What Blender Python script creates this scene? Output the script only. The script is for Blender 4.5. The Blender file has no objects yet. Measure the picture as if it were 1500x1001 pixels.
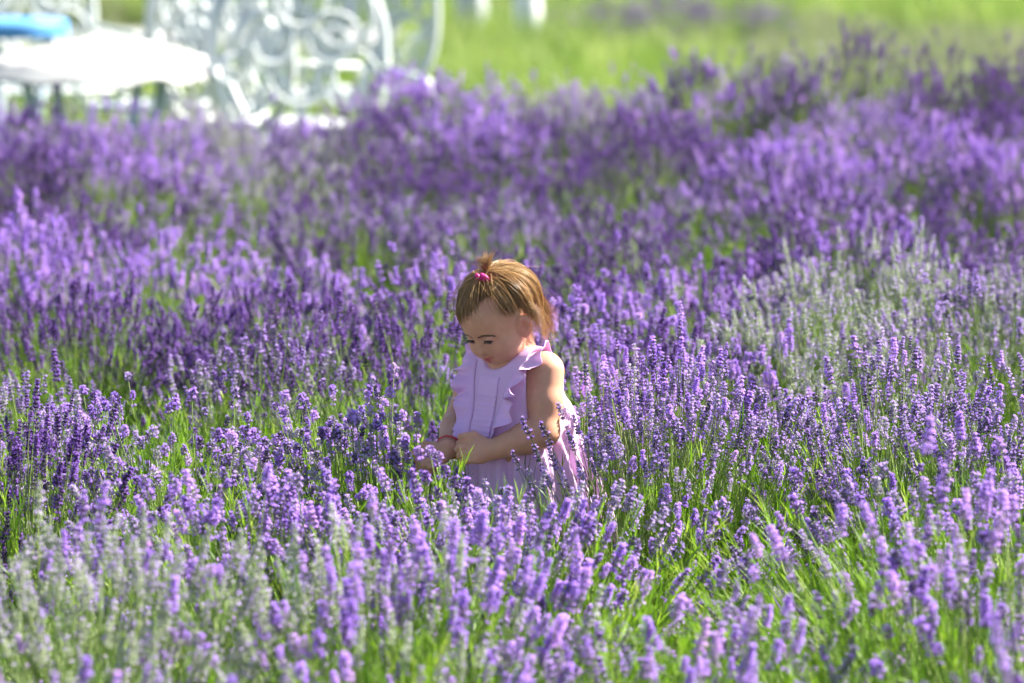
import bpy, math, random
import numpy as np
from mathutils import Vector, Matrix, Quaternion, Euler

random.seed(7); rng = np.random.default_rng(7)
scene = bpy.context.scene
col = scene.collection
R = math.radians

# ------------------------------------------------------------------ camera, sky, sun, exposure
CAM_H, F_PX, CHILD_D = 1.75, 8333.0, 10.4          # focal length in pixels of a 1500 px wide frame
PITCH = math.atan(901.5 / F_PX)
cam = bpy.data.objects.new('camera', bpy.data.cameras.new('camera')); col.objects.link(cam)
cam.location = (0, 0, CAM_H); cam.rotation_euler = (math.pi / 2 - PITCH, 0, 0)
cam.data.lens = 200; cam.data.sensor_width = 36; cam.data.clip_end = 5000; cam.data.clip_start = 0.1
cam.data.dof.use_dof = True; cam.data.dof.focus_distance = 10.45; cam.data.dof.aperture_fstop = 4.6
scene.camera = cam

SUN_AZ, SUN_EL = R(70), R(44)                      # azimuth clockwise from +Y (the view direction)
world = bpy.data.worlds.new('World'); scene.world = world; world.use_nodes = True
wn = world.node_tree.nodes; wl = world.node_tree.links
sky = wn.new('ShaderNodeTexSky'); sky.sky_type = 'NISHITA'; sky.sun_disc = False
sky.sun_elevation = SUN_EL; sky.sun_rotation = SUN_AZ; sky.altitude = 100
wl.new(sky.outputs[0], wn['Background'].inputs[0]); wn['Background'].inputs[1].default_value = 0.05
sun = bpy.data.objects.new('sun', bpy.data.lights.new('sun', 'SUN')); col.objects.link(sun)
sun.data.energy = 5.0; sun.data.angle = R(0.53); sun.data.color = (1.0, 0.94, 0.84)
sdir = Vector((math.sin(SUN_AZ) * math.cos(SUN_EL), math.cos(SUN_AZ) * math.cos(SUN_EL), math.sin(SUN_EL)))
sun.rotation_euler = sdir.to_track_quat('Z', 'Y').to_euler(); sun.location = (5, 12, 8)
scene.view_settings.view_transform = 'Standard'; scene.view_settings.look = 'None'
scene.view_settings.exposure = 1.98; scene.view_settings.gamma = 1.0
scene.render.engine = 'CYCLES'
scene.cycles.use_denoising = True
scene.cycles.max_bounces = 6; scene.cycles.transparent_max_bounces = 8
scene.cycles.diffuse_bounces = 3; scene.cycles.glossy_bounces = 2; scene.cycles.transmission_bounces = 4
scene.cycles.use_adaptive_sampling = True; scene.cycles.adaptive_threshold = 0.035

def px_x(px, d):                                   # world X of an image column on something d metres away
    return (px - 750.0) * d / F_PX

# ------------------------------------------------------------------ helpers
def tag(o, label=None, cat=None, group=None, kind=None):
    if label: o['label'] = label
    if cat: o['category'] = cat
    if group: o['group'] = group
    if kind: o['kind'] = kind
    return o

def mesh_obj(name, verts, faces, mats, parent=None, midx=None, smooth=True, link=True):
    me = bpy.data.meshes.new(name)
    me.from_pydata([tuple(map(float, v)) for v in verts], [], [tuple(map(int, f)) for f in faces])
    for m in (mats if isinstance(mats, (list, tuple)) else [mats]): me.materials.append(m)
    if midx is not None: me.polygons.foreach_set('material_index', np.asarray(midx, dtype=np.int32))
    me.polygons.foreach_set('use_smooth', np.full(len(me.polygons), smooth))
    me.update()
    o = bpy.data.objects.new(name, me)
    if link: col.objects.link(o)
    if parent is not None: o.parent = parent
    return o

def empty(name, loc):
    o = bpy.data.objects.new(name, None); col.objects.link(o); o.location = loc
    o.empty_display_size = 0.1
    return o

class MB:
    """collects small shapes into one mesh"""
    def __init__(self): self.v, self.f, self.m = [], [], []
    def add(self, verts, faces, mi=0):
        k = len(self.v); self.v += [tuple(p) for p in verts]
        self.f += [tuple(i + k for i in q) for q in faces]; self.m += [mi] * len(faces)
    def tube(self, pts, rad, n=5, mi=0, cap=True):
        pts = [Vector(p) for p in pts]
        rads = rad if isinstance(rad, (list, tuple, np.ndarray)) else [rad] * len(pts)
        vs = []; ref = None
        for i, p in enumerate(pts):
            t = (pts[min(i + 1, len(pts) - 1)] - pts[max(i - 1, 0)]).normalized()
            if ref is None: ref = t.orthogonal().normalized()
            ref = (ref - t * ref.dot(t)).normalized(); b = t.cross(ref)
            for j in range(n):
                a = 2 * math.pi * j / n
                vs.append(p + (ref * math.cos(a) + b * math.sin(a)) * rads[i])
        fs = []
        for i in range(len(pts) - 1):
            for j in range(n):
                fs.append((i * n + j, i * n + (j + 1) % n, (i + 1) * n + (j + 1) % n, (i + 1) * n + j))
        if cap:
            fs.append(tuple(range(n - 1, -1, -1))); fs.append(tuple((len(pts) - 1) * n + j for j in range(n)))
        self.add(vs, fs, mi)
    def box(self, c, s, mi=0, rot=None):
        vs = []
        for x in (-1, 1):
            for y in (-1, 1):
                for z in (-1, 1):
                    p = Vector((x * s[0] / 2, y * s[1] / 2, z * s[2] / 2))
                    if rot: p = rot @ p
                    vs.append(Vector(c) + p)
        self.add(vs, [(0, 1, 3, 2), (4, 6, 7, 5), (0, 4, 5, 1), (2, 3, 7, 6), (0, 2, 6, 4), (1, 5, 7, 3)], mi)
    def build(self, name, mats, parent=None, smooth=True, link=True):
        return mesh_obj(name, self.v, self.f, mats, parent, self.m, smooth, link)

def nodes(name):
    m = bpy.data.materials.new(name); m.use_nodes = True
    nt = m.node_tree
    return m, nt, nt.nodes['Principled BSDF'], nt.nodes['Material Output']

def ramp(nt, stops):
    r = nt.nodes.new('ShaderNodeValToRGB'); e = r.color_ramp.elements
    while len(e) < len(stops): e.new(0.5)
    for k, (p, c) in enumerate(stops): e[k].position = p; e[k].color = (*c, 1)
    return r

def plain(name, c, rough=0.5, spec=0.5, metal=0.0, noise=None):
    m, nt, p, out = nodes(name)
    p.inputs['Base Color'].default_value = (*c, 1); p.inputs['Roughness'].default_value = rough
    p.inputs['Specular IOR Level'].default_value = spec; p.inputs['Metallic'].default_value = metal
    if noise:
        n = nt.nodes.new('ShaderNodeTexNoise'); n.inputs['Scale'].default_value = noise[0]; n.inputs['Detail'].default_value = 4
        r = ramp(nt, [(0.3, tuple(x * (1 - noise[1]) for x in c)), (0.7, tuple(min(1, x * (1 + noise[1])) for x in c))])
        tc = nt.nodes.new('ShaderNodeTexCoord'); nt.links.new(tc.outputs['Object'], n.inputs['Vector'])
        nt.links.new(n.outputs[0], r.inputs[0]); nt.links.new(r.outputs[0], p.inputs['Base Color'])
    return m

def plant(name, stops, trans=0.35, rough=0.55, spec=0.3, tgain=1.3):
    """leaf-like: colour varies from one copy to the next, and some light comes through"""
    m, nt, p, out = nodes(name)
    oi = nt.nodes.new('ShaderNodeObjectInfo'); geo = nt.nodes.new('ShaderNodeNewGeometry')
    mx = nt.nodes.new('ShaderNodeMath'); mx.operation = 'MULTIPLY_ADD'
    nt.links.new(geo.outputs['Random Per Island'], mx.inputs[0]); mx.inputs[1].default_value = 0.35
    m2 = nt.nodes.new('ShaderNodeMath'); m2.operation = 'MULTIPLY'; m2.inputs[1].default_value = 0.65
    nt.links.new(oi.outputs['Random'], m2.inputs[0]); nt.links.new(m2.outputs[0], mx.inputs[2])
    r = ramp(nt, stops); nt.links.new(mx.outputs[0], r.inputs[0])
    nt.links.new(r.outputs[0], p.inputs['Base Color'])
    p.inputs['Roughness'].default_value = rough; p.inputs['Specular IOR Level'].default_value = spec
    t = nt.nodes.new('ShaderNodeBsdfTranslucent')
    g = nt.nodes.new('ShaderNodeVectorMath'); g.operation = 'SCALE'; g.inputs['Scale'].default_value = tgain
    nt.links.new(r.outputs[0], g.inputs[0]); nt.links.new(g.outputs[0], t.inputs[0])
    mix = nt.nodes.new('ShaderNodeMixShader'); mix.inputs[0].default_value = trans
    nt.links.new(p.outputs[0], mix.inputs[1]); nt.links.new(t.outputs[0], mix.inputs[2])
    nt.links.new(mix.outputs[0], out.inputs['Surface'])
    return m

# ------------------------------------------------------------------ ground
def soil_material():
    m, nt, p, out = nodes('soil')
    tc = nt.nodes.new('ShaderNodeTexCoord')
    n = nt.nodes.new('ShaderNodeTexNoise'); n.inputs['Scale'].default_value = 6; n.inputs['Detail'].default_value = 8
    nt.links.new(tc.outputs['Object'], n.inputs['Vector'])
    r = ramp(nt, [(0.3, (0.035, 0.024, 0.014)), (0.55, (0.08, 0.058, 0.035)), (0.75, (0.13, 0.10, 0.065))])
    nt.links.new(n.outputs[0], r.inputs[0])
    n2 = nt.nodes.new('ShaderNodeTexNoise'); n2.inputs['Scale'].default_value = 0.12; n2.inputs['Detail'].default_value = 3
    nt.links.new(tc.outputs['Object'], n2.inputs['Vector'])
    r2 = ramp(nt, [(0.38, (0.10, 0.16, 0.03)), (0.5, (0.12, 0.15, 0.055)), (0.62, (0.15, 0.15, 0.10))])
    nt.links.new(n2.outputs[0], r2.inputs[0])
    sep = nt.nodes.new('ShaderNodeSeparateXYZ'); nt.links.new(tc.outputs['Object'], sep.inputs[0])
    mp = nt.nodes.new('ShaderNodeMapRange'); mp.inputs[1].default_value = 18.6; mp.inputs[2].default_value = 19.6
    nt.links.new(sep.outputs['Y'], mp.inputs[0])
    mix = nt.nodes.new('ShaderNodeMixRGB'); nt.links.new(mp.outputs[0], mix.inputs[0])
    nt.links.new(r.outputs[0], mix.inputs[1]); nt.links.new(r2.outputs[0], mix.inputs[2])
    nt.links.new(mix.outputs[0], p.inputs['Base Color']); p.inputs['Roughness'].default_value = 0.95
    b = nt.nodes.new('ShaderNodeBump'); b.inputs['Strength'].default_value = 0.6; b.inputs['Distance'].default_value = 0.03
    nt.links.new(n.outputs[0], b.inputs['Height']); nt.links.new(b.outputs[0], p.inputs['Normal'])
    return m

S = 1500.0
def gz(y):                                         # the land dips a little behind the lavender field
    t = max(0.0, min(1.0, (y - 18.9) / 1.6)); return -0.20 * t * t * (3 - 2 * t)
ys = [-S, 0] + [18.5 + 0.2 * k for k in range(12)] + [60, S]
tag(mesh_obj('ground', [(x, y, gz(y)) for y in ys for x in (-S, S)], [(2 * i, 2 * i + 1, 2 * i + 3, 2 * i + 2) for i in range(len(ys) - 1)], soil_material()), kind='structure')

# ------------------------------------------------------------------ lavender
STEM = plant('lavender_stem', [(0.0, (0.13, 0.22, 0.05)), (0.6, (0.26, 0.36, 0.10)), (1.0, (0.42, 0.48, 0.22))], 0.25)
LEAF = plant('lavender_leaf', [(0.0, (0.014, 0.045, 0.003)), (0.3, (0.065, 0.16, 0.007)), (0.7, (0.19, 0.36, 0.014)), (1.0, (0.42, 0.50, 0.08))], 0.36, 0.5, 0.35, 1.5)
LEAF_GREY = plant('lavender_grey_leaf', [(0.0, (0.10, 0.18, 0.05)), (0.6, (0.20, 0.30, 0.09)), (1.0, (0.33, 0.39, 0.20))], 0.4, 0.55, 0.3, 1.4)
CALYX = {
    'deep':   plant('calyx_deep',   [(0.0, (0.035, 0.016, 0.075)), (0.5, (0.088, 0.036, 0.165)), (1.0, (0.20, 0.10, 0.31))], 0.14, 0.6, 0.2),
    'violet': plant('calyx_violet', [(0.0, (0.09, 0.05, 0.16)), (0.45, (0.27, 0.16, 0.42)), (1.0, (0.64, 0.54, 0.66))], 0.14, 0.6, 0.2),
    'pale':   plant('calyx_pale',   [(0.0, (0.10, 0.075, 0.085)), (0.2, (0.10, 0.075, 0.15)), (0.55, (0.27, 0.215, 0.36)), (0.85, (0.52, 0.48, 0.54)), (1.0, (0.66, 0.65, 0.60))], 0.14, 0.6, 0.2),
    'silver': plant('calyx_silver', [(0.0, (0.34, 0.35, 0.33)), (0.45, (0.50, 0.54, 0.42)), (0.8, (0.60, 0.66, 0.48)), (1.0, (0.46, 0.38, 0.58))], 0.3, 0.6, 0.2),
}
BLOOM = {
    'deep':   plant('bloom_deep',   [(0.0, (0.20, 0.09, 0.40)), (1.0, (0.36, 0.19, 0.62))], 0.4),
    'violet': plant('bloom_violet', [(0.0, (0.40, 0.22, 0.74)), (0.7, (0.57, 0.36, 0.86)), (1.0, (0.74, 0.46, 0.84))], 0.4),
    'pale':   plant('bloom_pale',   [(0.0, (0.40, 0.23, 0.72)), (1.0, (0.62, 0.46, 0.84))], 0.4),
    'silver': plant('bloom_silver', [(0.0, (0.44, 0.30, 0.74)), (1.0, (0.66, 0.54, 0.84))], 0.4),
}

def frame_of(d):
    q = Vector(d).normalized().to_track_quat('Z', 'Y'); return q

def spike_mesh(cls, seed, round_head):
    """one flower spike on its bare stalk: whorls of calyces, some with an open two-lipped flower. Origin at the foot of the head."""
    r = random.Random(seed); mb = MB()
    # stalk, square in section, gently bowed
    bow = r.uniform(-0.012, 0.012); L = r.uniform(0.27, 0.33)
    whorls = r.randint(3, 4) if round_head else r.randint(5, 8)
    step = r.uniform(0.0062, 0.0072) if round_head else r.uniform(0.0072, 0.0095)
    hl = whorls * step
    pts = [(bow * (k / 5) ** 2 * 3, 0, -L * k / 5) for k in range(6)][::-1] + [(0, 0, hl)]
    mb.tube(pts, [0.0014, 0.0014, 0.0013, 0.0012, 0.0011, 0.001, 0.0007], 4, 0)
    bloomrate = {'deep': 0.32, 'violet': 0.55, 'pale': 0.26, 'silver': 0.10}[cls] * r.uniform(0.3, 1.6)
    zs = [k * step for k in range(whorls)]
    if r.random() < 0.45: zs.append(-r.uniform(0.018, 0.032))          # a lone whorl lower on the stalk
    for wi, z in enumerate(zs):
        t = max(0, z / max(hl, 1e-6))
        fat = (0.75 + 0.5 * math.sin(math.pi * min(1, t * 0.9 + 0.18))) * (1.25 if round_head else 0.92)
        if z < 0: fat = 0.7
        nc = r.randint(7, 9) if z >= 0 else r.randint(4, 5)
        a0 = r.random() * 6.28
        for k in range(nc):
            a = a0 + 2 * math.pi * k / nc + r.uniform(-0.25, 0.25)
            elev = r.uniform(0.35, 0.95) + 0.55 * t
            d = Vector((math.cos(a) * math.cos(elev), math.sin(a) * math.cos(elev), math.sin(elev)))
            ln = r.uniform(0.0062, 0.0085) * fat; w = r.uniform(0.0013, 0.0018) * (0.8 + 0.2 * fat)
            base = Vector((math.cos(a) * 0.0011, math.sin(a) * 0.0011, z + r.uniform(-0.0015, 0.0015)))
            q = frame_of(d)
            ring = lambda h, rad, n, o=0.0: [base + q @ Vector((rad * math.cos(o + 6.2832 * j / n), rad * math.sin(o + 6.2832 * j / n), h)) for j in range(n)]
            vs = [base] + ring(ln * 0.35, w * 0.85, 4) + ring(ln * 0.8, w, 4, 0.3) + [base + q @ Vector((0, 0, ln))]
            fs = [(0, 1 + (j + 1) % 4, 1 + j) for j in range(4)] + [(1 + j, 1 + (j + 1) % 4, 5 + (j + 1) % 4, 5 + j) for j in range(4)] + [(5 + j, 5 + (j + 1) % 4, 9) for j in range(4)]
            mb.add(vs, fs, 1)
            if r.random() < bloomrate:
                c = base + q @ Vector((0, 0, ln * 0.92)); s = r.uniform(0.0028, 0.0042) * (1.1 if cls == 'violet' else 1.0)
                n = 5; o = r.random() * 6
                vs = [c]; fs = []
                for j in range(n):
                    aa = o + 6.2832 * j / n
                    out = Vector((math.cos(aa), math.sin(aa), 0)); sd = Vector((-math.sin(aa), math.cos(aa), 0))
                    k0 = len(vs)
                    vs += [c + q @ (out * s * 0.55 + sd * s * 0.38 + Vector((0, 0, s * 0.75))), c + q @ (out * s * 1.15 + Vector((0, 0, s * r.uniform(0.5, 0.9)))), c + q @ (out * s * 0.55 - sd * s * 0.38 + Vector((0, 0, s * 0.75)))]
                    fs.append((0, k0 + 2, k0 + 1, k0))
                mb.add(vs, fs, 2)
    return mb

def make_variants(tagname, builder, n):
    c = bpy.data.collections.new(tagname); out = []
    for k in range(n):
        o = builder(k, '%s_%02d' % (tagname, k)); c.objects.link(o); out.append(o)
    return c, out

SPIKES = {}
for ci, cls in enumerate(('deep', 'violet', 'pale', 'silver')):
    for rnd in (False, True):
        SPIKES[cls, rnd] = make_variants('flower_spike_%s_%s' % (cls, 'round' if rnd else 'long'),
            lambda k, nm, cls=cls, rnd=rnd, ci=ci: spike_mesh(cls, 1000 * ci + 100 * rnd + k, rnd).build('flower_spike', [STEM, CALYX[cls], BLOOM[cls]], smooth=False, link=False), 12)

def shoot_mesh(seed, grey):
    """a leafy shoot: narrow upright leaves in pairs along a thin stem"""
    r = random.Random(seed); mb = MB()
    L = r.uniform(0.17, 0.25)
    bend = Vector((r.uniform(-0.03, 0.03), r.uniform(-0.03, 0.03), 0))
    P = lambda t: Vector((0, 0, L * t)) + bend * t * t
    mb.tube([P(0), P(0.5), P(1)], [0.0014, 0.0012, 0.0006], 3, 0)
    n = 26
    for k in range(n):
        t = 0.12 + 0.88 * k / (n - 1); a = k * 2.4 + r.uniform(-0.4, 0.4)
        ln = r.uniform(0.04, 0.075) * (1.1 - 0.35 * t); w = r.uniform(0.0007, 0.0012)
        up = r.uniform(2.0, 4.5)
        d = Vector((math.cos(a), math.sin(a), up)).normalized(); sd = Vector((-math.sin(a), math.cos(a), 0))
        dr = Vector((math.cos(a), math.sin(a), -0.2)) * ln * r.uniform(0.02, 0.2)
        b = P(t)
        vs = [b - sd * w * 0.4, b + sd * w * 0.4, b + d * ln * 0.5 + sd * w, b + d * ln * 0.5 - sd * w, b + d * ln + dr]
        mb.add(vs, [(0, 1, 2, 3), (3, 2, 4)], 1)
    return mb

SHOOTS = {g: make_variants('leafy_shoot_%s' % ('grey' if g else 'green'),
            lambda k, nm, g=g: shoot_mesh(77 + k + 50 * g, g).build('leafy_shoot', [STEM, LEAF_GREY if g else LEAF], smooth=False, link=False), 10) for g in (False, True)}

def scatter_tree(coll):
    nt = bpy.data.node_groups.new('scatter_' + coll.name, 'GeometryNodeTree')
    nt.interface.new_socket('Geometry', in_out='INPUT', socket_type='NodeSocketGeometry')
    nt.interface.new_socket('Geometry', in_out='OUTPUT', socket_type='NodeSocketGeometry')
    N = nt.nodes.new; Lk = nt.links.new
    gi, go = N('NodeGroupInput'), N('NodeGroupOutput')
    ci = N('GeometryNodeCollectionInfo'); ci.inputs['Collection'].default_value = coll
    ci.inputs['Separate Children'].default_value = True; ci.inputs['Reset Children'].default_value = True
    iop = N('GeometryNodeInstanceOnPoints'); iop.inputs['Pick Instance'].default_value = True
    def attr(nm, ty):
        a = N('GeometryNodeInputNamedAttribute'); a.data_type = ty; a.inputs['Name'].default_value = nm; return a.outputs['Attribute']
    er = N('FunctionNodeEulerToRotation')
    Lk(attr('rot', 'FLOAT_VECTOR'), er.inputs[0]); Lk(er.outputs[0], iop.inputs['Rotation'])
    Lk(attr('scl', 'FLOAT_VECTOR'), iop.inputs['Scale']); Lk(attr('idx', 'INT'), iop.inputs['Instance Index'])
    Lk(gi.outputs[0], iop.inputs['Points']); Lk(ci.outputs[0], iop.inputs['Instance']); Lk(iop.outputs[0], go.inputs[0])
    return nt
TREES = {}
def scatter(name, coll, items, parent, nvar, label=None):
    """items: (position, quaternion, scale) -> ONE object that carries them all (nobody could count it)"""
    me = bpy.data.meshes.new(name)
    me.from_pydata([tuple(p) for p, q, s in items], [], [])
    a = me.attributes.new('rot', 'FLOAT_VECTOR', 'POINT'); a.data.foreach_set('vector', np.array([tuple(q.to_euler()) for p, q, s in items], dtype=np.float32).ravel())
    a = me.attributes.new('scl', 'FLOAT_VECTOR', 'POINT'); a.data.foreach_set('vector', np.array([(s if isinstance(s, tuple) else (s, s, s)) for p, q, s in items], dtype=np.float32).ravel())
    a = me.attributes.new('idx', 'INT', 'POINT'); a.data.foreach_set('value', rng.integers(0, nvar, len(items)).astype(np.int32))
    o = bpy.data.objects.new(name, me); col.objects.link(o); o['kind'] = 'stuff'
    if parent is not None: o.parent = parent
    if coll.name not in TREES: TREES[coll.name] = scatter_tree(coll)
    md = o.modifiers.new('scatter', 'NODES'); md.node_group = TREES[coll.name]
    return o

CHILD = Vector((0.005, CHILD_D, 0))
def near_child(p, rad=0.125):
    return (p.x - CHILD.x) ** 2 + (p.y - CHILD.y) ** 2 < rad * rad

def clear_view(p):
    """stalks parted and pushed down where the toddler reaches in"""
    if not 8.6 < p.y < CHILD_D + 0.05: return False
    k = (CHILD_D - p.y) / CHILD_D
    x = p.x / (1 - k); z = CAM_H + (p.z - CAM_H) / (1 - k)
    return (-0.17 < x < 0.055 and z > 0.405 + 0.05 * math.sin(60 * x)) or (0.055 <= x < 0.13 and z > 0.46 + 0.05 * math.sin(50 * x))
N_SPIKE_PARTS = 0
def new_d(d): return 10416.0 / (7917.0 / d + 240.0)
def lavender_bush(px, d, cls, h, label, group, rad=0.36, n=420, rnd=None, lean=(0, 0), parts=0, second=None, mix=0.15, grey=False, nleaf=330, gap=None, raw=False):
    global N_SPIKE_PARTS
    front = d < 9.6; h = h + (random.gauss(0, 0.02) if d > 11.5 else 0)
    n = n * (0.86 if front else 1.45 if d < 11.5 else 1.75); leafh = 0.72 if front else 0.64 if d < 11.5 else 0.60
    d = d if raw else new_d(d); n = int(n); nleaf = int(nleaf * 1.25); rad = rad * 1.12
    c = Vector((px_x(px, d), d, gz(d))); root = empty('lavender_bush', c)
    tag(root, label, 'lavender', group)
    lean = Vector((lean[0], lean[1], 0))
    sp = []; clumps = []
    for k in range(17):                                           # stalks stand in clumps, with green between
        rr = rad * math.sqrt((k + random.random()) / 17); a = k * 2.4 + random.uniform(-0.5, 0.5)
        clumps.append((rr * math.cos(a), rr * math.sin(a), random.gauss(0, 0.034), random.gauss(0, 0.035), random.gauss(0, 0.03), random.random() < mix * 1.1, random.uniform(0.35, 1.4)))
    cw = [q[6] for q in clumps]
    for k in range(n):
        cx, cy, dz, lx, ly, alt, _w = random.choices(clumps, cw)[0]
        x, y = cx + random.gauss(0, 0.06), cy + random.gauss(0, 0.06)
        u = math.hypot(x, y) / rad
        tip = Vector((x, y, h * (1.0 - 0.42 * min(u, 1.2) ** 2.4) + dz + random.gauss(0, 0.026))) + lean * random.uniform(0.7, 1.2) + Vector((lx, ly, 0))
        if random.random() < 0.10: tip.z += random.uniform(0.02, 0.07)
        if random.random() < 0.16: tip.z -= random.uniform(0.04, 0.14)
        base = Vector((tip.x - lean.x - lx, tip.y - lean.y - ly, 0)) * 0.30; base.z = 0.04
        dr = (tip - base).normalized()
        dr = (dr + Vector((random.gauss(0, 0.13 if front else 0.10), random.gauss(0, 0.12), 0.10))).normalized()
        tip.z -= 0.04                                             # the head stands above the end of the stalk
        w = c + tip
        if near_child(w) or near_child(w - dr * 0.28, 0.10) or near_child(w + dr * 0.06): continue
        if clear_view(w + dr * 0.05): continue
        if gap and gap(w): continue
        q = dr.to_track_quat('Z', 'Y') @ Quaternion((0, 0, 1), random.random() * 6.2832)
        high = max(0.0, min(1.0, (tip.z / h - 0.80) * 4))
        kc = second if (second and cls == 'pale' and second == 'violet' and random.random() < high * 0.35) else second if (second and random.random() < (0.8 if alt else mix * 0.5)) else cls
        sp.append((tip, q, random.uniform(0.50, 0.90) * (1.25 if front else 1.0), kc, (rnd if rnd is not None else random.random() < 0.3)))
    # the spikes that show best are parts of their own
    if parts:
        sp.sort(key=lambda s: -(s[0].z - 0.30 * s[0].y + random.uniform(0, 0.06)))
        for tip, q, s, kc, rd in sp[:parts]:
            src = random.choice(SPIKES[kc, rd][1])
            o = src.copy(); o.name = 'flower_spike'; col.objects.link(o); o.parent = root
            o.location = tip; o.rotation_mode = 'QUATERNION'; o.rotation_quaternion = q; o.scale = (s, s, s)
            N_SPIKE_PARTS += 1
        sp = sp[parts:]
    for kc in ('deep', 'violet', 'pale', 'silver'):
        for rd in (False, True):
            it = [(t, q, s) for t, q, s, k2, r2 in sp if k2 == kc and r2 == rd]
            if it: scatter('blossom', SPIKES[kc, rd][0], it, root, 12)
    it = []
    for k in range(nleaf):
        rr = rad * 0.92 * math.sqrt(random.random()); a = random.random() * 6.2832; u = rr / rad
        zt = h * leafh * (1 - 0.46 * u * u) * random.uniform(0.25, 1.0)
        p = Vector((rr * math.cos(a), rr * math.sin(a), max(0.0, zt - 0.10))) + lean * 0.35
        if near_child(c + p, 0.10): continue
        dr = Vector((math.cos(a) * u * 0.75 + random.gauss(0, 0.12) + lean.x * 2, math.sin(a) * u * 0.75 + random.gauss(0, 0.12) + lean.y * 2, 1)).normalized()
        q = dr.to_track_quat('Z', 'Y') @ Quaternion((0, 0, 1), random.random() * 6.2832)
        it.append((p, q, random.uniform(0.8, 1.25)))
    scatter('foliage', SHOOTS[grey][0], it, root, 10)
    return root

BEHIND = 'blurred lavender bushes in the rows behind the toddler'
ROWS = ['first row', 'second row', 'third row', 'fourth row', 'fifth row', 'sixth row', 'last row']
def back(kind, second, row, px):
    look = {'deep': 'deep purple', 'violet': 'bright violet', 'pale': 'dusty lilac', 'silver': 'silvery pale'}[kind]
    if second: look += '-' + {'deep': 'purple', 'violet': 'violet', 'pale': 'lilac', 'silver': 'silvery'}[second]
    where = 'towards the draped table' if px < 230 else 'towards the white chairs' if px < 540 else 'straight behind the toddler' if px < 830 else 'behind the tall mauve bush' if px < 1170 else 'towards the open meadow'
    return '%s lavender bush, %s behind the toddler, %s' % (look, ROWS[row], where)
# ---- the bushes: image column, distance, kind of bloom, height
NEAR = 260
# in front of the toddler, out of focus
lavender_bush(60, 6.9, 'violet', 0.47, 'violet lavender bush filling the foreground in front of the silvery bush', None, n=300, second='pale', mix=0.4, parts=200)
lavender_bush(640, 6.9, 'silver', 0.41, 'low green lavender bush with sparse pale heads in the foreground middle', None, n=110, second='violet', mix=0.35, parts=200)
lavender_bush(1010, 7.0, 'violet', 0.38, 'low leafy lavender bush with few violet heads over dark soil', None, n=150, nleaf=200, rad=0.26, parts=90)
lavender_bush(1590, 6.9, 'violet', 0.50, 'violet lavender bush in the foreground beside the dark gap of soil', None, n=330, second='deep', mix=0.25, parts=200)
lavender_bush(110, 8.15, 'silver', 0.50, 'silvery green lavender bush with a few violet heads', None, rnd=False, n=440, second='violet', mix=0.15, grey=True, parts=NEAR)
lavender_bush(560, 8.2, 'silver', 0.49, 'silvery and violet lavender bush in front of the dense mauve bush', None, rnd=False, n=380, second='violet', mix=0.4, parts=NEAR)
lavender_bush(960, 8.1, 'violet', 0.38, 'bushy purple lavender bush with bright green base below the toddler', None, rnd=False, n=260, second='pale', mix=0.35, parts=NEAR)
lavender_bush(1400, 8.3, 'violet', 0.50, 'leafy lavender bush with scattered bright violet heads at right front', None, n=230, second='pale', mix=0.4, parts=NEAR, lean=(-0.06, 0))
lavender_bush(400, 9.25, 'violet', 0.46, 'pinkish violet lavender bush left of the toddler\'s hands', None, n=380, second='pale', mix=0.45, parts=NEAR)
PINKISH = lavender_bush(700, 9.35, 'violet', 0.455, 'dense pinkish violet lavender bush right in front of the toddler\'s dress', None, n=460, rnd=False, second='pale', mix=0.45, parts=NEAR)
lavender_bush(1420, 9.35, 'violet', 0.49, 'violet lavender bush leaning left in front of the tall mauve bush', None, n=230, second='pale', mix=0.4, parts=NEAR, lean=(-0.09, 0))
# level with the toddler, in focus
lavender_bush(10, 9.95, 'deep', 0.50, 'small dark indigo lavender bush in focus', None, rad=0.2, n=230, nleaf=150, rnd=False, parts=NEAR)
lavender_bush(240, 10.35, 'pale', 0.50, 'lilac lavender bush with round heads and leaning stalks in focus', None, rnd=True, n=330, second='violet', mix=0.3, lean=(-0.07, 0), parts=NEAR)
lavender_bush(560, 10.5, 'pale', 0.50, 'lilac lavender bush with round heads beside the toddler\'s arms', None, rnd=True, n=360, second='violet', mix=0.35, parts=NEAR)
TALL = lavender_bush(960, 10.35, 'pale', 0.565, 'tall dusty mauve lavender bush touching the toddler\'s back', None, rnd=False, n=470, second='violet', mix=0.14, parts=300, lean=(-0.03, 0))
lavender_bush(1330, 10.5, 'pale', 0.56, 'tall dusty mauve lavender bush beside the one behind the toddler\'s back', None, rnd=False, n=470, second='violet', mix=0.12, parts=300)
lavender_bush(1640, 10.3, 'pale', 0.55, 'tall dusty mauve lavender bush at the outer end of its row', None, rnd=False, n=330, second='violet', mix=0.12, parts=100)
lavender_bush(20, 11.3, 'pale', 0.46, 'pale lavender bush with long stalks blown to one side', None, rnd=False, n=280, lean=(-0.12, 0), parts=150)
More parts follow.
